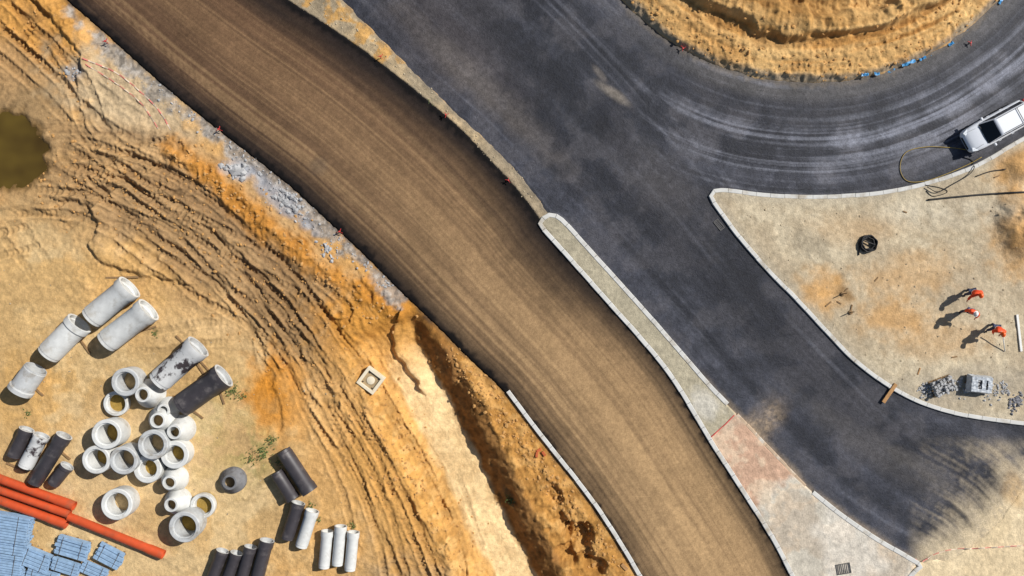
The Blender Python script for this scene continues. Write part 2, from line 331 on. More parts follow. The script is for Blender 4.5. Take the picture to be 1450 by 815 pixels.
def vcol_mat(name,s1,a1,s2,a2,rough,bump,bscale,spec=.3):
    m,nt,b=newmat(name); at=N(nt,'ShaderNodeAttribute'); at.attribute_name='Col'
    r1,f1=noise_val(nt,s1,6,1-a1,1+a1); r2,f2=noise_val(nt,s2,3,1-a2,1+a2)
    mu=N(nt,'ShaderNodeMath',operation='MULTIPLY'); nt.links.new(r1,mu.inputs[0]);nt.links.new(r2,mu.inputs[1])
    vm=N(nt,'ShaderNodeVectorMath',operation='SCALE'); nt.links.new(at.outputs['Color'],vm.inputs[0]);nt.links.new(mu.outputs[0],vm.inputs['Scale'])
    nt.links.new(vm.outputs[0],b.inputs['Base Color']); b.inputs['Roughness'].default_value=rough
    b.inputs['Specular IOR Level'].default_value=spec
    _,fb=noise_val(nt,bscale,8,0,1,rough=.65); _,fc=noise_val(nt,bscale*6,4,0,1)
    ad=N(nt,'ShaderNodeMath',operation='MULTIPLY_ADD'); nt.links.new(fc,ad.inputs[0]); ad.inputs[1].default_value=.25; nt.links.new(fb,ad.inputs[2])
    bp=N(nt,'ShaderNodeBump'); bp.inputs['Strength'].default_value=1; bp.inputs['Distance'].default_value=bump
    nt.links.new(ad.outputs[0],bp.inputs['Height']); nt.links.new(bp.outputs[0],b.inputs['Normal']); return m
M_ground=vcol_mat('sandy_earth',2.2,.12,12,.12,.95,.09,2.0,.1)
M_brown=vcol_mat('dusty_asphalt',1.6,.08,14,.20,.9,.018,8,.12)
M_dark=vcol_mat('fresh_asphalt',1.6,.10,12,.24,.62,.04,6,.26)
def simple(name,rgb,rough=.6,var=.2,scale=3,metal=0,spec=.4,dirt=None,dirtamt=(0.5,0.65),dirtscale=2,bump=0,coord='Object'):
    m,nt,b=newmat(name); r,f=noise_val(nt,scale,5,1-var,1+var,coord)
    c=N(nt,'ShaderNodeRGB'); c.outputs[0].default_value=(*lin(rgb),1); src=c.outputs[0]
    if dirt is not None:
        _,f2=noise_val(nt,dirtscale,6,0,1,coord,rough=.65)
        mr=N(nt,'ShaderNodeMapRange'); mr.inputs['From Min'].default_value=dirtamt[0]; mr.inputs['From Max'].default_value=dirtamt[1]
        nt.links.new(f2,mr.inputs['Value'])
        mx=N(nt,'ShaderNodeMix',data_type='RGBA'); nt.links.new(mr.outputs[0],mx.inputs[0]); nt.links.new(src,mx.inputs[6]); mx.inputs[7].default_value=(*lin(dirt),1); src=mx.outputs[2]
    vm=N(nt,'ShaderNodeVectorMath',operation='SCALE'); nt.links.new(src,vm.inputs[0]);nt.links.new(r,vm.inputs['Scale'])
    nt.links.new(vm.outputs[0],b.inputs['Base Color']); b.inputs['Roughness'].default_value=rough;b.inputs['Metallic'].default_value=metal;b.inputs['Specular IOR Level'].default_value=spec
    if bump:
        bp=N(nt,'ShaderNodeBump'); bp.inputs['Distance'].default_value=bump; nt.links.new(f,bp.inputs['Height']); nt.links.new(bp.outputs[0],b.inputs['Normal'])
    return m
M_conc=simple('pale_concrete',(208,209,206),.85,.12,2,dirt=(156,148,134),dirtamt=(.50,.78),dirtscale=.9)
M_conc2=simple('grey_concrete',(186,188,188),.85,.12,3,dirt=(138,130,118),dirtamt=(.50,.72),dirtscale=1.3)
M_conc3=simple('dark_grey_concrete',(118,118,120),.85,.18,3,dirt=(70,66,66),dirtamt=(.50,.68),dirtscale=1.3)
M_cream=simple('cream_concrete',(226,214,188),.85,.08,3,dirt=(190,168,132),dirtamt=(.55,.75),dirtscale=1.5)
M_brn=simple('sandy_concrete',(168,146,112),.9,.15,4)
M_stain=simple('bitumen_stained_concrete',(208,208,206),.8,.08,3,dirt=(66,58,60),dirtamt=(.49,.53),dirtscale=.4)
M_bit=simple('bitumen_coating',(64,60,63),.5,.2,2,dirt=(112,106,104),dirtamt=(.54,.75),dirtscale=1.4,spec=.5)
M_kerb=simple('kerb_concrete',(206,205,200),.85,.10,1.2,dirt=(164,152,132),dirtamt=(.52,.72),dirtscale=.7)
M_kerbd=simple('dusty_kerb_concrete',(190,166,140),.9,.15,1.5,dirt=(208,202,190),dirtamt=(.52,.62),dirtscale=.8)
M_pvc=simple('orange_plastic',(200,82,44),.45,.12,1.5,dirt=(160,90,62),dirtamt=(.50,.75),dirtscale=1.0)
M_galv=simple('galvanised_steel',(142,170,198),.55,.22,3,metal=0,spec=.5)
M_wood=simple('weathered_timber',(140,112,78),.8,.25,6)
M_wood2=simple('fresh_timber',(172,130,84),.8,.2,6)
M_black=simple('black_rubber',(26,26,28),.55,.2,4)
M_yel=simple('yellow_hose',(158,134,62),.6,.15,4)
M_red=simple('red_plastic',(208,66,66),.6,.12,4)
M_pink=simple('faded_red_film',(222,128,118),.6,.12,4)
M_white=simple('white_paint',(228,228,224),.5,.06,4)
M_pale=simple('faded_white_film',(222,202,180),.5,.06,4)
M_blue=simple('blue_film',(66,146,200),.45,.15,4)
M_paint=simple('car_paint',(222,226,232),.25,.03,2,spec=.6)
M_glass=simple('car_glass',(16,20,24),.06,.05,2,spec=.7)
M_dgrey=simple('dark_trim',(40,42,45),.5,.1,4)
M_rim=simple('alloy_rim',(160,162,166),.3,.05,4,metal=.8)
M_lamp=simple('lamp_lens',(225,230,235),.15,.03,4)
M_rlamp=simple('red_lamp_lens',(150,20,20),.2,.03,4)
M_stone=simple('granite_block',(172,172,172),.85,.4,5,bump=.02)
M_stoned=simple('dark_granite_block',(128,128,132),.85,.45,5,bump=.02)
M_wrap=simple('grey_wrap_film',(178,184,190),.4,.25,5,bump=.05)
M_rub=simple('grey_rubble',(168,168,168),.9,.25,3,bump=.03)
M_clod=simple('sand_clod',(192,146,88),.95,.25,2,bump=.03)
M_leaf=simple('weed_leaf',(96,112,60),.7,.3,5)
M_skin=simple('skin',(196,142,112),.55,.05,5)
M_vest=simple('orange_workwear',(240,82,36),.7,.08,6)
M_tr=simple('navy_trousers',(52,60,88),.85,.2,8)
M_boot=simple('work_boots',(40,32,26),.7,.2,8)
M_hel=simple('white_helmet',(236,236,232),.3,.02,5)
M_helo=simple('orange_helmet',(240,96,30),.3,.02,5)
M_cast=simple('cast_iron',(92,90,88),.6,.25,8)
M_band=simple('reflective_band',(214,216,210),.3,.05,8)
# ---------------------------------------------------------------- mesh helpers
def tag(o,label,cat,group=None,kind=None):
    o['label']=label;o['category']=cat
    if group:o['group']=group
    if kind:o['kind']=kind
    return o
def grid_object(name,Zf,Cf,mask,mat):
    use=mask; idx=np.full(X.shape,-1,np.int64)
    fm=use[:-1,:-1]|use[1:,:-1]|use[:-1,1:]|use[1:,1:]
    vm=np.zeros(X.shape,bool); vm[:-1,:-1]|=fm;vm[1:,:-1]|=fm;vm[:-1,1:]|=fm;vm[1:,1:]|=fm
    idx[vm]=np.arange(vm.sum())
    co=np.stack([X[vm],Y[vm],Zf[vm]],1).astype(np.float32)
    f=np.stack([idx[:-1,:-1][fm],idx[1:,:-1][fm],idx[1:,1:][fm],idx[:-1,1:][fm]],1).astype(np.int32)
    me=bpy.data.meshes.new(name); me.vertices.add(len(co)); me.vertices.foreach_set('co',co.ravel())
    me.loops.add(f.size); me.loops.foreach_set('vertex_index',f.ravel())
    me.polygons.add(len(f)); me.polygons.foreach_set('loop_start',np.arange(len(f),dtype=np.int32)*4)
    me.polygons.foreach_set('use_smooth',np.ones(len(f),bool))
    me.update(calc_edges=True)
    a=me.color_attributes.new('Col','FLOAT_COLOR','POINT')
    cc=np.concatenate([np.clip(Cf[vm],0,1),np.ones((len(co),1),np.float32)],1).astype(np.float32)
    a.data.foreach_set('color',cc.ravel()); me.materials.append(mat)
    o=bpy.data.objects.new(name,me); COL.objects.link(o); return o
def gz(x,y):
    i=min(max(np.searchsorted(xs,x)-1,0),NX-2);j=min(max(np.searchsorted(ys,y)-1,0),NY-2)
    return float(max(Z[i,j],Z[i+1,j],Z[i,j+1],Z[i+1,j+1]))
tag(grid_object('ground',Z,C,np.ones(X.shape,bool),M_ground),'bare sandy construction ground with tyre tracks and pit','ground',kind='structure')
ZA=.05-.30*ss(.02,.25,dA+(n3-.5)*.1)+.012*(n2-.5)
tag(grid_object('brown_road',ZA,CA,(dA<.35)&(np.abs(X)<120)&(np.abs(Y)<120),M_brown),'dusty brown asphalt road with black edges','road',kind='structure')
ZB=.0-.30*ss(.55+1.6*soft_br,1.0+1.6*soft_br,dB)+.03*(n2-.5)+.02*(stt-.5)
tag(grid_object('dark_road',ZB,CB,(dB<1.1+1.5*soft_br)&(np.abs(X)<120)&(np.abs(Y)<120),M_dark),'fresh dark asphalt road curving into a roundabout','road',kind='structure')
def mk(name,verts,faces,mat,parent=None,smooth=False,loc=None):
    me=bpy.data.meshes.new(name); me.from_pydata([tuple(v) for v in verts],[],faces); me.update()
    if isinstance(mat,(list,tuple)):
        for m in mat: me.materials.append(m)
    else: me.materials.append(mat)
    if smooth: me.polygons.foreach_set('use_smooth',[True]*len(me.polygons))
    o=bpy.data.objects.new(name,me); COL.objects.link(o)
    if parent is not None: o.parent=parent
    if loc is not None: o.location=loc
    return o
def empty(name,loc=(0,0,0),rz=0):
    o=bpy.data.objects.new(name,None); o.empty_display_size=.2; COL.objects.link(o); o.location=loc; o.rotation_euler=(0,0,rz); return o
def lathe(profile,seg=32,closed=True):
    v=[];f=[];n=len(profile)
    for k in range(seg):
        a=2*math.pi*k/seg
        for r,z in profile: v.append((r*math.cos(a),r*math.sin(a),z))
    for k in range(seg):
        k2=(k+1)%seg
        for i in range(n if closed else n-1):
            j=(i+1)%n; f.append((k*n+i,k2*n+i,k2*n+j,k*n+j))
    return v,f
def lathe_obj(name,profile,mat,parent=None,seg=32,closed=True,smooth=True):
    v,f=lathe(profile,seg,closed); o=mk(name,v,f,mat,parent,smooth)
    if smooth:
        try: o.data.set_sharp_from_angle(angle=math.radians(35))
        except Exception: pass
    return o
def boxv(cx,cy,cz,sx,sy,sz,rz=0):
    c,s=math.cos(rz),math.sin(rz); v=[]
    for dx,dy,dz in [(-1,-1,-1),(1,-1,-1),(1,1,-1),(-1,1,-1),(-1,-1,1),(1,-1,1),(1,1,1),(-1,1,1)]:
        x,y=dx*sx/2,dy*sy/2; v.append((cx+x*c-y*s,cy+x*s+y*c,cz+dz*sz/2))
    return v
BF=[(3,2,1,0),(4,5,6,7),(0,1,5,4),(1,2,6,5),(2,3,7,6),(3,0,4,7)]
def boxes(name,lst,mat,parent=None,bevel=0,loc=None):
    v=[];f=[]
    for b in lst:
        o=len(v); v+=boxv(*b); f+=[tuple(i+o for i in q) for q in BF]
    ob=mk(name,v,f,mat,parent,False,loc)
    if bevel:
        m=ob.modifiers.new('b','BEVEL');m.width=bevel;m.segments=2
    return ob
def tube(name,pts,r,mat,parent=None,seg=8):
    pts=[Vector(p) for p in pts]; v=[];f=[]
    for i,p in enumerate(pts):
        t=(pts[min(i+1,len(pts)-1)]-pts[max(i-1,0)]).normalized()
        up=Vector((0,0,1)) if abs(t.z)<.9 else Vector((1,0,0))
        a=t.cross(up).normalized();b=a.cross(t)
        for k in range(seg):
            an=2*math.pi*k/seg; v.append(p+a*math.cos(an)*r+b*math.sin(an)*r)
    for i in range(len(pts)-1):
        for k in range(seg):
            k2=(k+1)%seg; f.append((i*seg+k,i*seg+k2,(i+1)*seg+k2,(i+1)*seg+k))
    f.append(tuple(range(seg))[::-1]); f.append(tuple((len(pts)-1)*seg+k for k in range(seg)))
    return mk(name,v,f,mat,parent,True)
# ---------------------------------------------------------------- kerbs
def resample(pts,step):
    out=[Vector(pts[0])];acc=0
    for a,b in zip(pts[:-1],pts[1:]):
        a=Vector(a);b=Vector(b);L=(b-a).length
        if L<1e-6: continue
        t=step-acc
        while t<=L: out.append(a+(b-a)*(t/L)); t+=step
        acc=(acc+L)%step
    return out
def kerb(pts_px,ztop,w=.15,label='',step=1.0,mat=None,jit=.012):
    sp=spline(W(pts_px),8); rs=resample(sp,step/2); v=[];f=[]
    rnd=random.Random(3)
    for i in range(0,len(rs)-2,2):
        j=rnd.uniform(-jit,jit); sub=[rs[i],rs[i+1],rs[i+2]]; base=len(v)
        for k,p in enumerate(sub):
            if k==0: t=(sub[1]-p).normalized(); p=p+t*.012
            elif k==2: t=(p-sub[1]).normalized(); p=p-t*.012
            else: t=(sub[2]-sub[0]).normalized()
            if 0<i+k<len(rs)-1: t=(rs[i+k+1]-rs[i+k-1]).normalized()
            n=Vector((-t.y,t.x))
            for o,z in [(-w,-.25),(-w,ztop-.03),(-w+.03,ztop),(w-.03,ztop),(w,ztop-.03),(w,-.25)]:
                q=p+n*(o+j); v.append((q.x,q.y,z+j*.5))
        for k in range(2):
            for q in range(5): f.append((base+k*6+q,base+(k+1)*6+q,base+(k+1)*6+q+1,base+k*6+q+1))
        f.append(tuple(base+q for q in range(6))); f.append(tuple(base+12+q for q in range(5,-1,-1)))
    return tag(mk('kerb',v,f,mat or M_kerb),label,'kerb',kind='structure')
kerb(ISL_L[::-1]+TIP+ISL_R[:7],.17,.16,'pale concrete kerb around the narrow traffic island')
kerb([(1043,586),(1090,636),(1140,687),(1148,694)],.135,.12,'dusty low kerb edge half buried in sand',mat=M_kerbd,jit=.03)
kerb([(1150,696),(1190,728),(1240,762),(1298,796),(1303,801),(1288,814),(1276,840),(1262,900)],.17,.16,'pale concrete kerb at the wide island end')
kerb(PLZ,.14,.15,'pale concrete kerb around the sandy forecourt')
k3=[(719,553)]+[(760,608),(800,658),(840,710),(875,763),(905,813),(935,868)]
kerb(k3,.14,.15,'pale concrete kerb along the brown road edge')
# ---------------------------------------------------------------- puddle
pv=[];x0,y0=P(14,211)
for k in range(48):
    a=2*math.pi*k/48; pv.append((x0+3.9*math.cos(a),y0+3.9*math.sin(a),-.21))
mw,nt,b=newmat('muddy_water'); r,f_=noise_val(nt,.35,2,0,1)
cr=N(nt,'ShaderNodeValToRGB'); cr.color_ramp.elements[0].color=(*lin((66,50,20)),1); cr.color_ramp.elements[1].color=(*lin((98,80,32)),1); nt.links.new(r,cr.inputs[0]); nt.links.new(cr.outputs[0],b.inputs['Base Color']); b.inputs['Roughness'].default_value=.08
tag(mk('water',pv,[tuple(range(48))],mw),'muddy olive brown puddle in the sand','puddle',kind='structure')
# ---------------------------------------------------------------- lying concrete pipes
def lying(name,p0,p1,wpx,mat,label,cat,group,bell=True,wall=.14,zadd=0,z0=None,seg=36):
    R=wpx/2/S*.93
    zc=R
    a=P(*p0,zc);b=P(*p1,zc)
    g=max(gz(*a),gz(*b))+zadd if z0 is None else z0
    A=Vector((a[0],a[1],g+zc+ (R*.12 if bell else 0)));B=Vector((b[0],b[1],g+zc+(R*.12 if bell else 0))); L=(B-A).length
    ri=R*(1-wall*1.6)
    Rb=R*1.11; pr=[(ri,0.0),(ri,L*.9),(R*.93,L*.92),(R*.93,L),(Rb,L),(Rb,L*.86),(R,L*.82),(R,.07*L),(R*.95,.06*L),(R*.95,0)]
    o=lathe_obj(name,pr,mat,seg=seg); o.location=A; o.rotation_mode='QUATERNION'; o.rotation_quaternion=(B-A).to_track_quat('Z','Y')
    if mat.name.startswith('bitumen'):
        o.data.materials.append(M_conc2)
        for i,pl in enumerate(o.data.polygons):
            if i%10 in (0,1,2,3,9): pl.material_index=1
    return tag(o,label,cat,group)
G='concrete sewer pipes laid on the sand'
lying('concrete_pipe',(131,450),(185,406),36,M_conc,'large pale concrete pipe lying on timber battens','pipe',G)
lying('concrete_pipe',(152,484),(212,438),36,M_conc,'large pale concrete pipe with socket end on sand','pipe',G)
lying('concrete_pipe',(70,501),(114,457),36,M_conc,'large pale concrete pipe with open flared end','pipe',G,wall=.10)
lying('concrete_pipe',(53,521),(30,553),34,M_conc2,'short detached grey concrete pipe with open end','pipe',G,wall=.07)
lying('concrete_pipe',(226,540),(282,490),36,M_stain,'white concrete pipe smeared with dark bitumen','pipe',G)
lying('concrete_pipe',(258,574),(318,531),36,M_bit,'large bitumen coated dark concrete pipe','pipe',G)
G2='small lying pipes'
for p0,p1,w,m,l in [((20,645),(39,607),20,M_bit,'short dark coated pipe lying on sand'),((37,660),(60,616),22,M_stain,'white pipe with dark smear lying on sand'),((50,683),(92,616),22,M_bit,'long dark coated pipe lying on sand'),((76,684),(96,659),19,M_bit,'stubby dark coated pipe on sand'),
    ((402,637),(440,695),23,M_bit,'black coated pipe leaning against its pair'),((392,668),(416,706),20,M_bit,'shorter black coated pipe beside a pair'),
    ((407,762),(423,711),19,M_bit,'dark coated pipe beside a white one'),((427,773),(443,722),19,M_conc,'white concrete pipe beside a dark one'),
    ((459,803),(464,751),17,M_conc,'white concrete pipe in a row of three'),((478,799),(483,744),17,M_conc,'white concrete pipe in a row of three'),((496,806),(501,752),17,M_conc,'white concrete pipe in a row of three'),
    ((298,826),(316,779),18,M_bit,'dark pipe in a row of four'),((320,826),(336,782),18,M_bit,'dark pipe in a row of four'),((341,826),(356,773),18,M_bit,'dark pipe in a row of four'),((362,828),(379,764),20,M_bit,'dark pipe in a row of four')]:
    lying('drain_pipe',p0,p1,w,m,l,'pipe',G2,seg=28)
G3='orange plastic drain pipes'
for p0,p1,w,zz in [((-60,655),(106,716),13,.0),((-60,671),(101,727),11,.3),((-60,686),(95,742),13,.0),((98,731),(232,785),13,.0)]:
    lying('plastic_pipe',p0,p1,w,M_pvc,'long orange plastic drain pipe lying on sand','pipe',G3,zadd=zz*.5,wall=.06,seg=20)
# timber battens
for a,b in [((128,500),(108,472)),((185,472),(222,462)),((62,560),(40,540)),((150,393),(196,392)),((215,548),(200,532)),((250,475),(300,528)),((270,500),(290,530)),((235,590),(300,545)),((245,560),(288,592)),((300,520),(318,572)),((10,655),(40,668)),((100,650),(88,640))]:
    A=Vector(P(*a));B=Vector(P(*b));c=(A+B)/2;L=(B-A).length;an=math.atan2(B.y-A.y,B.x-A.x)
    tag(boxes('timber_batten',[(0,0,0,L,.14,.1)],M_wood,bevel=.01,loc=(c.x,c.y,gz(c.x,c.y)+.04)),'weathered timber batten under the pipes','timber','timber battens').rotation_euler=(0,0,an)
def ring(px,py,r,h,hole,mat,label,thick=None):
    R=r/S*.98; x,y=P(px,py,h*.85); z=gz(x,y)-.02; ri=R*hole
    pr=[(ri,0),(ri,h-.16),(ri+.09,h-.13),(ri+.09,h),(R-.05,h),(R,h-.05),(R,h*.2),(R*.96,0)]
    o=lathe_obj('manhole_ring',pr,mat,seg=40); o.location=(x,y,z); o.rotation_euler=(random.uniform(-.04,.04),random.uniform(-.04,.04),random.uniform(0,6)); tag(o,label,'concrete ring','concrete manhole rings and cones')
def cone(px,py,r,h,mat,label,hole=.38):
    R=r/S*1.02; x,y=P(px,py,h*.6); z=gz(x,y)-.02; t=R*hole
    pr=[(R*.82,0),(R*.82,h*.25),(t,h*.78),(t,h),(t+.12,h),(t+.15,h*.97),(t+.17,h*.80),(R,h*.32),(R,0)]
    o=lathe_obj('manhole_cone',pr,mat,seg=40); o.location=(x,y,z); o.rotation_euler=(random.uniform(-.06,.06),random.uniform(-.06,.06),random.uniform(0,6)); tag(o,label,'concrete cone','concrete manhole rings and cones')
for i,a in enumerate([(179,540,20,1.3,.66),(164,571,18,.5,.70),(152,615,21,1.6,.68),(217,629,21,1.6,.66),(248,643,20,1.2,.60),(138,649,20,1.5,.68),(176,650,20,1.5,.68),(210,664,20,1.0,.60),(287,716,18,.5,.68),(262,744,22,1.5,.68),(166,714,22,1.4,.68)]):
    ring(*a,M_conc if i%3 else M_conc2,('deep white' if i%3 else 'deep greyish')+' concrete manhole ring standing on sand' if a[3]>.8 else 'shallow concrete adjusting ring lying flat on sand')
for a in [(208,558,20,1.4),(235,578,15,1.1),(227,595,20,1.5),(252,609,19,1.4),(243,680,18,1.3),(248,712,18,1.3)]:
    cone(*a,M_conc,'white concrete manhole cone with small round opening')
cone(328,681,18,.9,M_conc3,'dark grey concrete manhole cone with round opening',.42)
def bundle(px,py,w,h,ang,layers=2,n=6):
    x,y=P(px,py,.4);z=gz(x,y); e=empty('steel_profile_bundle',(x,y,z),math.radians(ang)); w/=S;h/=S
    boxes('pallet',[(dx*w*.38,0,.05,.1,h*.98,.1) for dx in (-1,0,1)]+[(0,dy*h*.4,.125,w*.95,.1,.05) for dy in (-1,0,1)],M_wood,e)
    bw=h/n; l=[]
    for k in range(layers):
        for i in range(n):
            if k==layers-1 and random.random()<.08: continue
            l.append((random.uniform(-.08,.08),(i-(n-1)/2)*bw,.16+.13*k+.06,w*random.uniform(.94,1.0),bw*.84,.11,random.uniform(-.008,.008)))
    boxes('steel_profiles',l,M_galv,e,bevel=.02)
    t=.16+.13*layers
    for dx in (-1,1): boxes('strap',[(dx*w*.3,0,t+.005,.04,h*1.01,.012)],M_cast,e)
    tag(e,'strapped bundle of blue-grey steel profiles on pallet','steel bundle','bundles of steel profiles')
bundle(6,752,78,54,-9,6,14);bundle(6,798,60,34,-9,5,10);bundle(51,791,42,26,-22,4,5);bundle(103,775,46,26,-16,4,5);bundle(155,787,38,25,-28,3,4);bundle(93,802,40,18,-18,3,4);bundle(132,808,38,18,-24,2,4);bundle(60,814,44,14,-14,3,3)
# chamber: raised box with recessed top
x,y=P(524,539,.3);e=empty('manhole_chamber',(x,y,gz(x,y)-.12),math.radians(-37))
boxes('concrete_frame',[(0,.62,.2,1.46,.22,.6),(0,-.62,.2,1.46,.22,.6),(.62,0,.2,.22,1.02,.6),(-.62,0,.2,.22,1.02,.6)],M_cream,e,bevel=.02)
boxes('recess_panel',[(0,0,.20,1.02,1.02,.3)],M_brn,e)
lathe_obj('manhole_cover',[(0.001,.352),(.001,.40),(.27,.40),(.29,.39),(.29,.352)],M_cream,e,seg=32)
for sx in(-1,1):
    for sy in(-1,1): boxes('lifting_eye',[(sx*.40,sy*.40,.37,.09,.09,.04)],M_dgrey,e)
tag(e,'square cream concrete chamber with recessed round cover','manhole')
def stake(px,py,h=.5,m=M_red):
    x,y=P(px,py);z=gz(x,y);e=empty('survey_stake',(x,y,z),random.uniform(0,3))
    boxes('post',[(0,0,h/2-.05,.05,.05,h)],M_wood2,e)
    boxes('marker_tape',[(0,0,h-.08,.09,.09,.10),(.13,.02,h-.12,.22,.02,.08,.5),(.03,-.13,h-.2,.02,.22,.07,.4),(-.10,.05,h-.14,.18,.02,.06,-.5)],m,e)
    tag(e,'wooden survey stake tied with red marker tape','stake','survey stakes along the roads')
for p in [(152,60),(312,184),(482,328),(632,164),(720,256),(540,82),(966,70),(1372,62)]: stake(*p)
def tape(pts,w,m,label,lift=.05,m2=None):
    sp=resample(spline(W(pts),8),.15); v=[];f=[]
    for i,p in enumerate(sp):
        t=(sp[min(i+1,len(sp)-1)]-sp[max(i-1,0)]).normalized();n=Vector((-t.y,t.x))*w/2
        z=gz(p.x,p.y)+lift+.02*math.sin(i*.7)
        a=p+n;b=p-n; v+=[(a.x,a.y,z),(b.x,b.y,z+.02*math.sin(i*.9))]
    for i in range(len(sp)-1): f.append((2*i,2*i+1,2*i+3,2*i+2))
    o=mk('barrier_tape',v,f,m); o.data.materials.append(m2 or M_pale)
    for i,pl in enumerate(o.data.polygons): pl.material_index=(i//3)%2
    return tag(o,label,'tape','barrier tapes')
tape([(120,84),(165,103),(205,135),(228,160),(242,184)],.07,M_pink,'faded red and white barrier tape curling over sand',.04)
tape([(124,92),(165,118),(200,146),(226,184)],.05,M_pink,'faded red and white barrier tape curling over sand',.04)
tape([(1262,768),(1285,780),(1303,800)],.11,M_red,'red and white barrier tape by the island kerb',.08,M_white)
tape([(1305,794),(1345,778),(1450,770)],.05,M_pink,'faded red and white barrier tape across pale sand',.23)
tape([(1006,618),(1026,600),(1040,586)],.06,M_red,'red string line across the island',.03,M_red)
for px,py,an,L in [(1222,107,-2,.5),(1240,105,10,.4),(1262,100,15,.6),(1285,90,20,1.0),(1305,83,24,.5),(1322,75,28,.5),(1346,62,32,.4),(1360,53,34,.4),(1374,43,38,.7),(1395,27,42,.5),(1409,12,48,.6),(1416,2,60,.5)]:
    x,y=P(px,py);z=gz(x,y)+.03; v=[];f=[];n=7;w=.20
    for i in range(n):
        u=(i/(n-1)-.5)*L
        for k in range(3): v.append((u+random.uniform(-.04,.04),(k-1)*w/2+random.uniform(-.05,.05),.06+random.uniform(0,.1)))
    for i in range(n-1):
        for k in range(2): f.append((i*3+k,(i+1)*3+k,(i+1)*3+k+1,i*3+k+1))
    o=mk('plastic_film_scrap',v,f,M_blue); o.location=(x,y,z); o.rotation_euler=(0,0,math.radians(an)); tag(o,'crumpled bright blue plastic film on the verge','plastic sheet','blue film scraps by roundabout')
def hose(pts,r,m,label,name='hose',lift=0):
    sp=resample(spline(W(pts),8),.15); q=[(p.x,p.y,max(gz(p.x,p.y)+r+lift,.03+r)) for p in sp]
    return tag(tube(name,q,r,m),label,'hose','hoses and cables')
hose([(1368,212),(1345,209),(1310,208),(1282,216),(1274,238),(1284,256),(1310,256),(1340,246),(1372,232),(1390,222)],.026,M_yel,'yellow hose looped over dark asphalt')
hose([(1310,265),(1325,272),(1345,262),(1372,245),(1377,228),(1362,222)],.03,M_black,'thin black hose crossing the kerb','hose',.12)
hose([(1312,283),(1350,279),(1395,275),(1440,273),(1520,272)],.06,M_black,'long black plastic pipe lying on sand')
hose([(1380,250),(1400,243),(1421,240)],.04,M_black,'short black pipe offcut on sand')
hose([(1308,262),(1330,266),(1340,272),(1320,278),(1310,270)],.025,M_black,'coiled black cable end on sand')
x,y=P(1227,345);z=gz(x,y);pts=[]
for i in range(220):
    a=i*.2; r=.50+.10*math.sin(i*.11)+.03*math.sin(i*1.3); pts.append((x+r*math.cos(a),y+r*math.sin(a),z+.05+.22*(i/220)+.03*math.sin(i*.37)))
pts+= [(x-.55,y+.3,z+.1),(x-.6,y-.2,z+.06),(x-.62,y-.8,z+.06)]
tag(tube('hose_coil',pts,.045,M_black),'coiled black hose lying on pale sand','hose')
for (px,py),an in [((1192,416),30),((1203,442),60)]:
    x,y=P(px,py);z=gz(x,y);e=empty('service_marker',(x,y,z),math.radians(an))
    tube('rod',[(0,0,-.1),(.04,.05,.7)],.035,M_wood,e)
    lathe_obj('base_collar',[(.001,0),(.16,0),(.15,.08),(.08,.12),(.001,.12)],M_wood,e,seg=12)
    boxes('timber_scrap',[(.3,.1,.03,.5,.08,.05,.3)],M_wood,e)
    tag(e,'short brown service rod with timber scraps around it','marker','service rods on forecourt')
for px,py,an,L,mm in [(1172,430,40,.5,M_wood),(1187,428,-30,.35,M_wood),(1350,505,10,.4,M_wood),(1300,525,70,.5,M_wood2),(1410,250,20,.4,M_wood),(1280,300,-20,.3,M_wood),(1240,395,50,.35,M_wood)]:
    x,y=P(px,py); o=boxes('timber_scrap',[(0,0,0,L,.09,.05)],mm,bevel=.008,loc=(x,y,gz(x,y)+.02)); o.rotation_euler=(0,0,math.radians(an)); tag(o,'small timber scrap lying on pale sand','timber','timber scraps on forecourt')
def board(a,b,w,m,label,name,z=.1,tilt=0):
    A=Vector(P(*a));B=Vector(P(*b));c=(A+B)/2
    o=boxes(name,[(0,0,0,(B-A).length,w,.08)],m,bevel=.01,loc=(c.x,c.y,gz(c.x,c.y)+z-.04)); o.rotation_euler=(0,tilt,math.atan2(B.y-A.y,B.x-A.x)); return tag(o,label,'board')
board((1438,445),(1444,497),.16,M_white,'long white levelling board lying on sand','levelling_board')
o=board((1249,569),(1267,543),.26,M_wood2,'short timber plank propped across the kerb','timber_plank',.12); o.location.z=.18
board((880,798),(888,806),.25,M_wood2,'short timber offcut near the kerb','timber_plank',.1)
M_brick=simple('fired_clay',(188,96,54),.8,.2,4)
for px,py in [(763,637),(770,642),(760,643)]:
    x,y=P(px,py); o=boxes('clay_brick',[(0,0,0,.36,.18,.12)],M_brick,bevel=.01,loc=(x,y,gz(x,y)+.05)); o.rotation_euler=(0,.1,random.uniform(0,3)); tag(o,'broken orange clay brick on sand','brick','clay bricks')
def grate(px,py,an,w=.7,h=.5,z=None):
    x,y=P(px,py);e=empty('drain_grate',(x,y,(gz(x,y) if z is None else z)),math.radians(an))
    boxes('frame',[(0,h/2,.02,w,.05,.05),(0,-h/2,.02,w,.05,.05),(w/2-.02,0,.02,.05,h-.05,.045),(-w/2+.02,0,.02,.05,h-.05,.045)],M_cast,e)
    boxes('grid_bars',[((i-3)*w/8,0,.015,.035,h-.05,.03) for i in range(7)],M_cast,e)
    tag(e,'cast iron rectangular drain grate','drain grate','drain grates')
grate(1018,318,-50,.8,.35,.01)
grate(1193,804,10,1.0,.7)
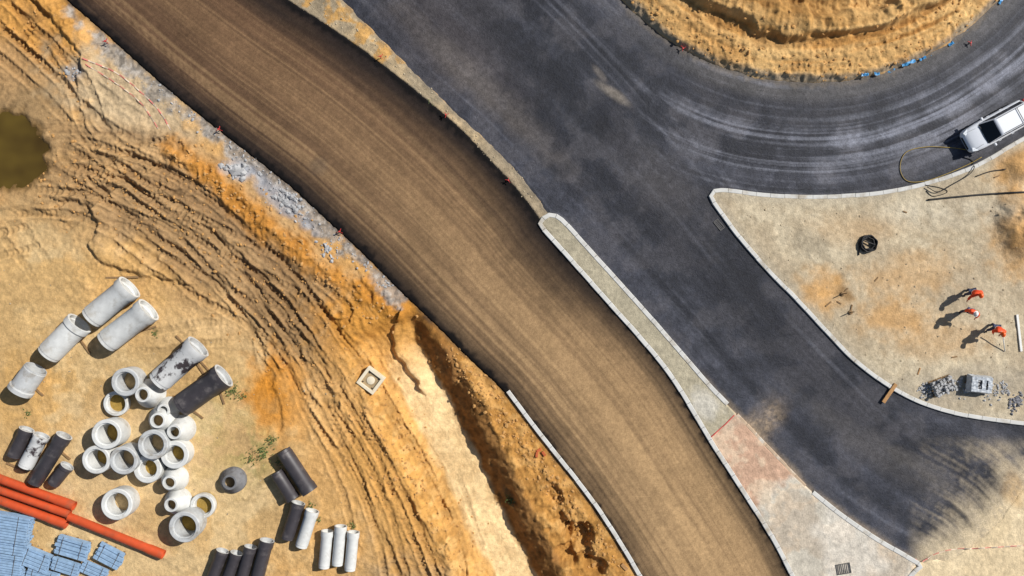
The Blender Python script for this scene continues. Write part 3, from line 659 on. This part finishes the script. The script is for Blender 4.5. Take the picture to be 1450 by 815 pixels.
# ---------------------------------------------------------------- stones (loose)
def ico():
    bm=bmesh.new(); bmesh.ops.create_icosphere(bm,subdivisions=1,radius=1); v=[tuple(q.co) for q in bm.verts]; f=[tuple(q.index for q in p.verts) for p in bm.faces]; bm.free(); return np.array(v),f
IV,IF=ico()
def stones(name,places,mat,label,cat,flat=.7):
    v=[];f=[];rs=np.random.RandomState(4)
    for (x,y,r) in places:
        s=IV*(rs.uniform(.7,1.3,(12,1)))*np.array([r*rs.uniform(.8,1.4),r*rs.uniform(.7,1.1),r*flat])
        a=rs.uniform(0,6.28); c,sn=math.cos(a),math.sin(a); z=gz(x,y)+r*.1
        o=len(v)
        for q in s: v.append((x+q[0]*c-q[1]*sn,y+q[0]*sn+q[1]*c,z+q[2]))
        f+=[tuple(i+o for i in t) for t in IF]
    return tag(mk(name,v,f,mat),label,cat,kind='stuff')
rr=random.Random(9)
def along_pts(pts,n,spread,r0,r1):
    sp=resample(spline(W(pts),6),.1); out=[]
    for _ in range(n):
        p=rr.choice(sp); out.append((p.x+rr.gauss(0,spread),p.y+rr.gauss(0,spread),r0+(r1-r0)*rr.random()**3))
    return out
def in_poly(x,y,poly):
    r=False;n=len(poly)
    for i in range(n):
        x1,y1=poly[i];x2,y2=poly[(i+1)%n]
        if (y1>y)!=(y2>y) and x<(x2-x1)*(y-y1)/(y2-y1)+x1: r=not r
    return r
gp=along_pts([(205,118),(316,198),(396,264),(460,326),(535,388),(562,418)],300,.35,.02,.12)+along_pts([(325,240),(345,238)],30,.35,.1,.42)+along_pts([(390,272),(428,300)],80,.35,.05,.24)+along_pts([(458,350),(475,362)],30,.3,.05,.18)+along_pts([(98,98),(112,108)],16,.2,.06,.2)
gp=[p for p in gp if not in_poly(p[0],p[1],polyA)]
stones('rubble',gp,M_rub,'grey gravel and broken stone along the road shoulder','rubble')
cp=along_pts([(240,215),(320,270),(400,335),(470,395),(560,440)],330,.8,.03,.15)+along_pts([(640,500),(700,570),(760,650),(810,720),(860,800)],650,.6,.03,.15)+along_pts([(60,235),(230,300),(330,360),(450,500)],800,1.9,.02,.13)+along_pts([(480,520),(560,650),(640,800)],460,1.4,.02,.12)
cp+=along_pts([(20,20),(110,110)],120,1.2,.02,.10)
for _ in range(560):
    a=rr.uniform(-2.55,-.6); r=RI-abs(rr.gauss(0,2.2))-.15; cp.append((CC[0]+r*math.cos(a),CC[1]+r*math.sin(a),.03+.12*rr.random()**3))
cp=[p for p in cp if not in_poly(p[0],p[1],polyA)]
stones('sand_clods',cp,M_clod,'loose orange sand clods scattered over the earthworks','sand clods',.5)
pc=along_pts([(420,0),(520,60),(600,130),(690,215),(760,290)],240,.35,.02,.07)
pc=[p for p in pc if not in_poly(p[0],p[1],polyA)]
stones('gravel',pc,simple('beige_gravel',(180,166,140),.9,.3,3),'beige gravel on the strip between roads','gravel')
sp_=[(rr.uniform(-36,-12),rr.uniform(-20,2),.015+.06*rr.random()**4) for _ in range(320)]+[(rr.uniform(15,36),rr.uniform(-8,6),.015+.06*rr.random()**3) for _ in range(420)]
sp_=[p for p in sp_ if not in_poly(p[0],p[1],polyA) and not in_poly(p[0],p[1],polyB)]
stones('pebbles',sp_,simple('pale_pebbles',(164,148,122),.9,.35,3),'small pebbles scattered across the sandy yard','pebbles')
cob=[]
for px,py,n,s in [(1310,551,46,.30),(1416,549,44,.30),(1402,560,14,.3),(1360,541,14,.25),(1366,556,14,.25)]:
    for _ in range(n):
        x,y=P(px,py); cob.append((x+rr.gauss(0,s),y+rr.gauss(0,s),rr.uniform(.05,.10)))
stones('cobblestones',cob,M_stone,'loose granite cobblestones spilled around the pallets','cobblestones',.8)
cob=[]
for _ in range(80):
    x,y=P(1440,567); d_=abs(rr.gauss(0,.38)); a=rr.uniform(0,6.28); cob.append((x+d_*1.3*math.cos(a),y+d_*math.sin(a),rr.uniform(.06,.12)))
stones('dark_cobblestones',cob,M_stoned,'pile of loose dark granite cobblestones by the kerb','cobblestones',.8)
def pallet_blocks(px,py,an,wrapped):
    x,y=P(px,py,.6);z=gz(x,y);e=empty('paving_block_pallet',(x,y,z),math.radians(an)); e.scale=(.88,.88,.7)
    boxes('pallet',[(0,dy*.55,.05,1.9,.12,.1) for dy in(-1,0,1)]+[(dx*.2,0,.12,.14,1.35,.03) for dx in range(-4,5)],M_wood,e)
    l=[]
    for k in range(4):
        for i in range(7):
            for j in range(5):
                if k>=2 and rr.random()<(.45 if not wrapped else .15): continue
                l.append(((i-3)*.25+rr.uniform(-.04,.04),(j-2)*.25+rr.uniform(-.04,.04),.135+.1+k*.2,.2,.2,.18,rr.uniform(-.35,.35)))
    boxes('paving_blocks',l,M_stone,e,bevel=.04)
    if wrapped:
        v=[];f=[];n=12
        for i in range(n+1):
            for j in range(n+1):
                u=i/n*2-1;w_=j/n*2-1; ed=max(abs(u),abs(w_))
                v.append((u*.98+rr.uniform(-.02,.02),w_*.72+rr.uniform(-.02,.02),1.0+rr.uniform(-.03,.05) if ed<.85 else (.9 if ed<.99 else .35)+rr.uniform(-.08,.05)))
        for i in range(n):
            for j in range(n):
                if i in(4,5,8) and 2<j<9 : continue
                f.append((i*(n+1)+j,(i+1)*(n+1)+j,(i+1)*(n+1)+j+1,i*(n+1)+j+1))
        mk('wrap_film',v,f,M_wrap,e,False)
    tag(e,'pallet of grey granite paving blocks under torn pale wrap' if wrapped else 'opened pallet of grey granite paving blocks','paving blocks','pallets of paving blocks')
pallet_blocks(1338,547,20,False); pallet_blocks(1388,544,-6,True)
# ---------------------------------------------------------------- weeds
def weed(px,py,r,n):
    x,y=P(px,py);v=[];f=[]
    for _ in range(n):
        a=rr.uniform(0,6.28);d=r*rr.random()**.7*rr.uniform(.4,1.5);cx,cy=d*math.cos(a),d*math.sin(a);l=rr.uniform(.08,.24);b=rr.uniform(0,6.28);w=rr.uniform(.02,.04);h=rr.uniform(.04,.2)
        dx,dy=math.cos(b),math.sin(b);o=len(v)
        v+=[(cx-dy*w*.4,cy+dx*w*.4,-.02),(cx+dy*w*.4,cy-dx*w*.4,-.02),(cx+dx*l*.5+dy*w,cy+dy*l*.5-dx*w,h),(cx+dx*l*.5-dy*w,cy+dy*l*.5+dx*w,h),(cx+dx*l,cy+dy*l,h*.7)]
        f+=[(o,o+1,o+2,o+3),(o+3,o+2,o+4)]
    ob=mk('weed_plant',v,f,M_leaf); ob.location=(x,y,gz(x,y)); tag(ob,'low green weed tuft growing in sand','plant','weed tufts')
for a in [(607,147,.45,200),(372,640,.6,70),(385,622,.5,40),(330,552,.6,60),(318,545,.5,45),(345,560,.4,20),(220,470,.3,18),(500,745,.35,25),(450,735,.3,20),(355,650,.5,36),(262,500,.3,20),(725,712,.4,40),(395,655,.4,24),(40,585,.3,16),(440,715,.3,20)]: weed(*a)
# ---------------------------------------------------------------- car
def loft(name,st,mat,parent,n=24,py=.38,pz=.5):
    v=[];f=[]
    for x,hw,zb,zt in st:
        for k in range(n):
            a=2*math.pi*k/n; c,s=math.cos(a),math.sin(a)
            v.append((x,hw*math.copysign(abs(c)**py,c),(zb+zt)/2+(zt-zb)/2*math.copysign(abs(s)**pz,s)))
    m=len(st)
    for i in range(m-1):
        for k in range(n):
            k2=(k+1)%n; f.append((i*n+k,i*n+k2,(i+1)*n+k2,(i+1)*n+k))
    f.append(tuple(range(n))); f.append(tuple((m-1)*n+k for k in range(n-1,-1,-1)))
    return mk(name,v,f,mat,parent,True)
x,y=P(1411,179,.8); car=empty('parked_car',(x,y,.02),math.atan2(-.48,-.88))
loft('body',[(-2.42,.66,.5,.9),(-2.38,.80,.40,1.0),(-2.2,.90,.30,1.06),(-1.5,.93,.24,1.09),(0,.935,.22,1.08),(1.0,.93,.22,1.06),(1.5,.915,.24,1.03),(2.0,.87,.28,.95),(2.25,.80,.32,.86),(2.38,.66,.40,.74),(2.42,.5,.45,.66)],M_paint,car)
def quadgrid(name,a,b,c,d,bulge,mat,parent,n=8,nrm=None):
    a,b,c,d=[Vector(q) for q in (a,b,c,d)]; nn=(b-a).cross(d-a).normalized() if nrm is None else Vector(nrm); v=[];f=[]
    for i in range(n+1):
        for j in range(n+1):
            u=i/n;w=j/n; p=(a*(1-u)+b*u)*(1-w)+(d*(1-u)+c*u)*w
            p=p+nn*bulge*(1-(2*u-1)**2); v.append(p)
    for i in range(n):
        for j in range(n): f.append((i*(n+1)+j,(i+1)*(n+1)+j,(i+1)*(n+1)+j+1,i*(n+1)+j+1))
    return mk(name,v,f,mat,parent,True)
cab=[(1.20,.80,1.0),(1.20,-.80,1.0),(-2.28,-.80,1.0),(-2.28,.80,1.0),(.38,.64,1.66),(.38,-.64,1.66),(-1.98,-.64,1.66),(-1.98,.64,1.66)]
o=mk('cabin',cab,[(0,1,5,4),(1,2,6,5),(2,3,7,6),(3,0,4,7),(4,5,6,7)],M_paint,car); m=o.modifiers.new('b','BEVEL');m.width=.09;m.segments=4
quadgrid('windscreen',(1.22,-.75,1.05),(1.22,.75,1.05),(.50,.60,1.61),(.50,-.60,1.61),.06,M_glass,car,nrm=(.66,0,.75))
quadgrid('rear_window',(-2.27,.66,1.12),(-2.27,-.66,1.12),(-2.03,-.52,1.58),(-2.03,.52,1.58),.05,M_glass,car,nrm=(-.9,0,.4))
for sgn in (-1,1):
    for x0_,x1_,t0,t1 in [(.95,.05,.30,.02),(-.03,-.98,-.05,-.98),(-1.06,-2.05,-1.06,-1.85)]:
        y0_,y1_=.79*sgn,.66*sgn
        a=(x0_,y0_+.012*sgn,1.10);b=(x1_,y0_+.012*sgn,1.10);c=(t1,y1_+.012*sgn,1.59);d=(t0,y1_+.012*sgn,1.59)
        quadgrid('side_window',a,b,c,d,.0,M_glass,car,2)
    boxes('roof_rail',[(-.8,.57*sgn,1.71,2.1,.04,.03),(.15,.57*sgn,1.68,.06,.04,.05),(-1.75,.57*sgn,1.68,.06,.04,.05)],M_dgrey,car,bevel=.01)
    boxes('wing_mirror',[(.86,1.0*sgn,1.12,.14,.22,.15)],M_paint,car,bevel=.04)
    boxes('headlight',[(2.13,.66*sgn,.84,.42,.26,.12,-.35*sgn)],M_lamp,car,bevel=.04)
    boxes('tail_light',[(-2.36,.74*sgn,.98,.14,.2,.26)],M_rlamp,car,bevel=.03)
    for dx in (.30,-.70): boxes('door_handle',[(dx,.945*sgn,.92,.2,.03,.035)],M_paint,car,bevel=.01)
    for wx in (1.45,-1.42):
        w=empty('wheel',(wx,.84*sgn,.36)); w.parent=car; w.rotation_euler=(math.pi/2,0,0)
        lathe_obj('tyre',[(.22,-.11),(.33,-.11),(.36,-.07),(.36,.07),(.33,.11),(.22,.11)],M_black,w,seg=28)
        lathe_obj('rim',[(.001,-.06),(.22,-.09),(.22,.09),(.001,.06)],M_rim,w,seg=20,closed=False)
boxes('grille',[(2.41,0,.62,.04,.9,.16)],M_dgrey,car,bevel=.01)
boxes('roof_crossbar',[(-1.25,0,1.73,.05,1.12,.025)],M_dgrey,car,bevel=.01)
for cy in (.3,-.35): boxes('wiper',[(1.2,cy,1.10,.03,.62,.02,.1)],M_black,car)
for sy in (1,-1): boxes('bonnet_seam',[(1.65,.62*sy,1.012,.95,.014,.01,.06*sy)],M_dgrey,car)
tag(car,'white estate car with roof rails parked on dark asphalt','car')
# ---------------------------------------------------------------- people
def skinned(name,J,E,root,mat,parent,sub=1):
    keys=list(J); idx={k:i for i,k in enumerate(keys)}
    me=bpy.data.meshes.new(name); me.from_pydata([J[k][0] for k in keys],[(idx[a],idx[b]) for a,b in E],[])
    o=bpy.data.objects.new(name,me); COL.objects.link(o)
    o.modifiers.new('s','SKIN'); 
    sv=me.skin_vertices[0].data
    for k,i in idx.items():
        r=J[k][1]; sv[i].radius=r if isinstance(r,tuple) else (r,r); sv[i].use_root=(k==root)
    s=o.modifiers.new('u','SUBSURF'); s.levels=sub; s.render_levels=sub
    dg=bpy.context.evaluated_depsgraph_get(); dg.update()
    m2=bpy.data.meshes.new_from_object(o.evaluated_get(dg)); bpy.data.objects.remove(o)
    m2.materials.clear(); m2.materials.append(mat); m2.polygons.foreach_set('use_smooth',[True]*len(m2.polygons))
    ob=bpy.data.objects.new(name,m2); COL.objects.link(ob); ob.parent=parent; return ob
def person(px,py,rz,label,helmet,lean=0,armL=None,armR=None,stride=.12):
    x,y=P(px,py,1.6);z=gz(x,y); e=empty('person',(x,y,z),rz); e.scale=(1.16,1.16,1.06)
    L=lambda zz: lean*max(0,zz-.95)
    aL=armL or [(.30,.02,1.18),(.32,.14,.98)]; aR=armR or [(-.30,.02,1.18),(-.32,.14,.98)]
    J={'pel':((0,0,.95),(.16,.12)),'sp':((0,L(1.15),1.15),(.155,.12)),'ch':((0,L(1.36),1.36),(.18,.13)),'nk':((0,L(1.5)+.01,1.5),.062),'hb':((0,L(1.56)+.03,1.57),.07),'hd':((0,L(1.66)+.035,1.66),(.08,.10)),'ht':((0,L(1.73)+.02,1.735),.065),
       'nose':((0,L(1.64)+.135,1.64),.016)}
    E=[('pel','sp'),('sp','ch'),('ch','nk'),('nk','hb'),('hb','hd'),('hd','ht'),('hd','nose')]
    for s,n,arm,st in [(1,'l',aL,stride),(-1,'r',aR,-stride)]:
        sh=(.21*s,L(1.43),1.43); J['sh'+n]=(sh,.07); el,wr=Vector(arm[0]),Vector(arm[1]); el.y+=L(el.z);wr.y+=L(wr.z)
        J['el'+n]=(tuple(el),.05);J['wr'+n]=(tuple(wr),.032)
        d=(wr-el).normalized(); pm=wr+d*.06; J['pm'+n]=(tuple(pm),(.036,.02))
        side=Vector((0,1,0)).cross(d).normalized() if abs(d.y)<.95 else Vector((1,0,0)); fw=side.cross(d).normalized()
        E+= [('ch','sh'+n),('sh'+n,'el'+n),('el'+n,'wr'+n),('wr'+n,'pm'+n)]
        for k,ln in enumerate([.07,.08,.075,.055]):
            b=pm+d*.025+fw*(k-1.5)*.022; m_=b+d*ln*.55+side*.01*s; t=m_+d*ln*.4-side*s*.025
            J[f'f{k}a'+n]=(tuple(b),.009);J[f'f{k}b'+n]=(tuple(m_),.0085);J[f'f{k}c'+n]=(tuple(t),.007)
            E+=[('pm'+n,f'f{k}a'+n),(f'f{k}a'+n,f'f{k}b'+n),(f'f{k}b'+n,f'f{k}c'+n)]
        tb=wr+d*.03+fw*.045; J['t1'+n]=(tuple(tb),.011);J['t2'+n]=(tuple(tb+d*.04+fw*.02),.009);E+=[('wr'+n,'t1'+n),('t1'+n,'t2'+n)]
        J['hp'+n]=((.1*s,0,.88),.105);J['kn'+n]=((.13*s,st*.5+.03,.5),.07);J['an'+n]=((.14*s,st,.1),.045);J['to'+n]=((.16*s,st+.15,.045),.04)
        E+=[('pel','hp'+n),('hp'+n,'kn'+n),('kn'+n,'an'+n),('an'+n,'to'+n)]
        J['ear'+n]=((.085*s,L(1.65)+.02,1.65),.018);E.append(('hd','ear'+n))
    skinned('body',J,E,'pel',M_skin,e)
    def inf(keys,edges,k,root,name,mat):
        JJ={q:(J[q][0],tuple(v+k for v in (J[q][1] if isinstance(J[q][1],tuple) else (J[q][1],)*2))) for q in keys}
        skinned(name,JJ,edges,root,mat,e)
    inf(['pel','sp','ch','shl','shr','ell','elr','wrl','wrr'],[('pel','sp'),('sp','ch'),('ch','shl'),('ch','shr'),('shl','ell'),('shr','elr'),('ell','wrl'),('elr','wrr')],.045,'pel','work_jacket',M_vest)
    inf(['pel','hpl','hpr','knl','knr','anl','anr'],[('pel','hpl'),('pel','hpr'),('hpl','knl'),('hpr','knr'),('knl','anl'),('knr','anr')],.03,'pel','trousers',M_tr)
    for n in 'lr': inf(['an'+n,'to'+n],[('an'+n,'to'+n)],.018,'an'+n,'boot',M_boot)
    hl=lathe_obj('helmet',[(.165,0),(.15,.012),(.13,.02),(.125,.06),(.10,.11),(.055,.14),(.001,.148),(.001,.138),(.05,.13),(.09,.1),(.113,.06),(.12,.0)],helmet,e,seg=28)
    hl.location=(0,L(1.7)+.03,1.675); hl.scale=(.92,1.08,1)
    v,f=lathe([(.225,0),(.232,0),(.232,.05),(.225,.05)],24); o=mk('reflective_belt',v,f,M_band,e,True); o.scale=(.98,.80,1); o.location=(0,L(1.12),1.10)
    tag(e,label,'person','road workers'); return e
person(1384,413,math.radians(200),'worker in orange jacket with one arm out',M_helo,.25,armL=[(.40,.1,1.22),(.52,.3,1.05)])
person(1380,440,math.radians(160),'worker in orange jacket and white helmet standing',M_hel,.2,armR=[(-.40,.06,1.2),(-.36,.3,1.08)])
w=person(1418,464,math.radians(175),'worker in orange jacket holding a white pole',M_helo,.45,armL=[(.34,.12,1.15),(.22,.36,.98)],armR=[(-.34,.12,1.15),(-.2,.38,1.0)],stride=.22)
hx,hy=P(1418,468,1.0); fx,fy=P(1421,497)
tag(tube('levelling_staff',[(hx+.05,hy,gz(hx,hy)+1.0),((hx+fx)/2,(hy+fy)/2,.62),(fx,fy,gz(fx,fy)+.03)],.035,M_white),'white levelling staff held by a worker','staff')
# ---------------------------------------------------------------- light & camera
wd=bpy.data.worlds.new('World'); scene.world=wd; wd.use_nodes=True; nt=wd.node_tree
sky=nt.nodes.new('ShaderNodeTexSky'); sky.sky_type='NISHITA'; sky.sun_disc=False
d=Vector((.88,.47,0)).normalized(); el=math.radians(42)
sunv=Vector((d.x*math.cos(el),d.y*math.cos(el),math.sin(el)))
sky.sun_elevation=el; sky.sun_rotation=math.atan2(d.x,d.y)
bg=nt.nodes['Background']; bg.inputs['Strength'].default_value=.065; nt.links.new(sky.outputs[0],bg.inputs['Color'])
L=bpy.data.lights.new('sun','SUN'); L.energy=4.8; L.angle=math.radians(.5); L.color=(1,.96,.9)
so=bpy.data.objects.new('sun',L); COL.objects.link(so); so.rotation_mode='QUATERNION'; so.rotation_quaternion=sunv.to_track_quat('Z','Y')
cam=bpy.data.cameras.new('camera'); cam.lens=LENS; cam.sensor_width=36; cam.clip_end=2500
co=bpy.data.objects.new('camera',cam); COL.objects.link(co); co.location=(0,0,CZ); scene.camera=co
scene.view_settings.view_transform='Standard'; scene.view_settings.look='None'; scene.view_settings.exposure=0
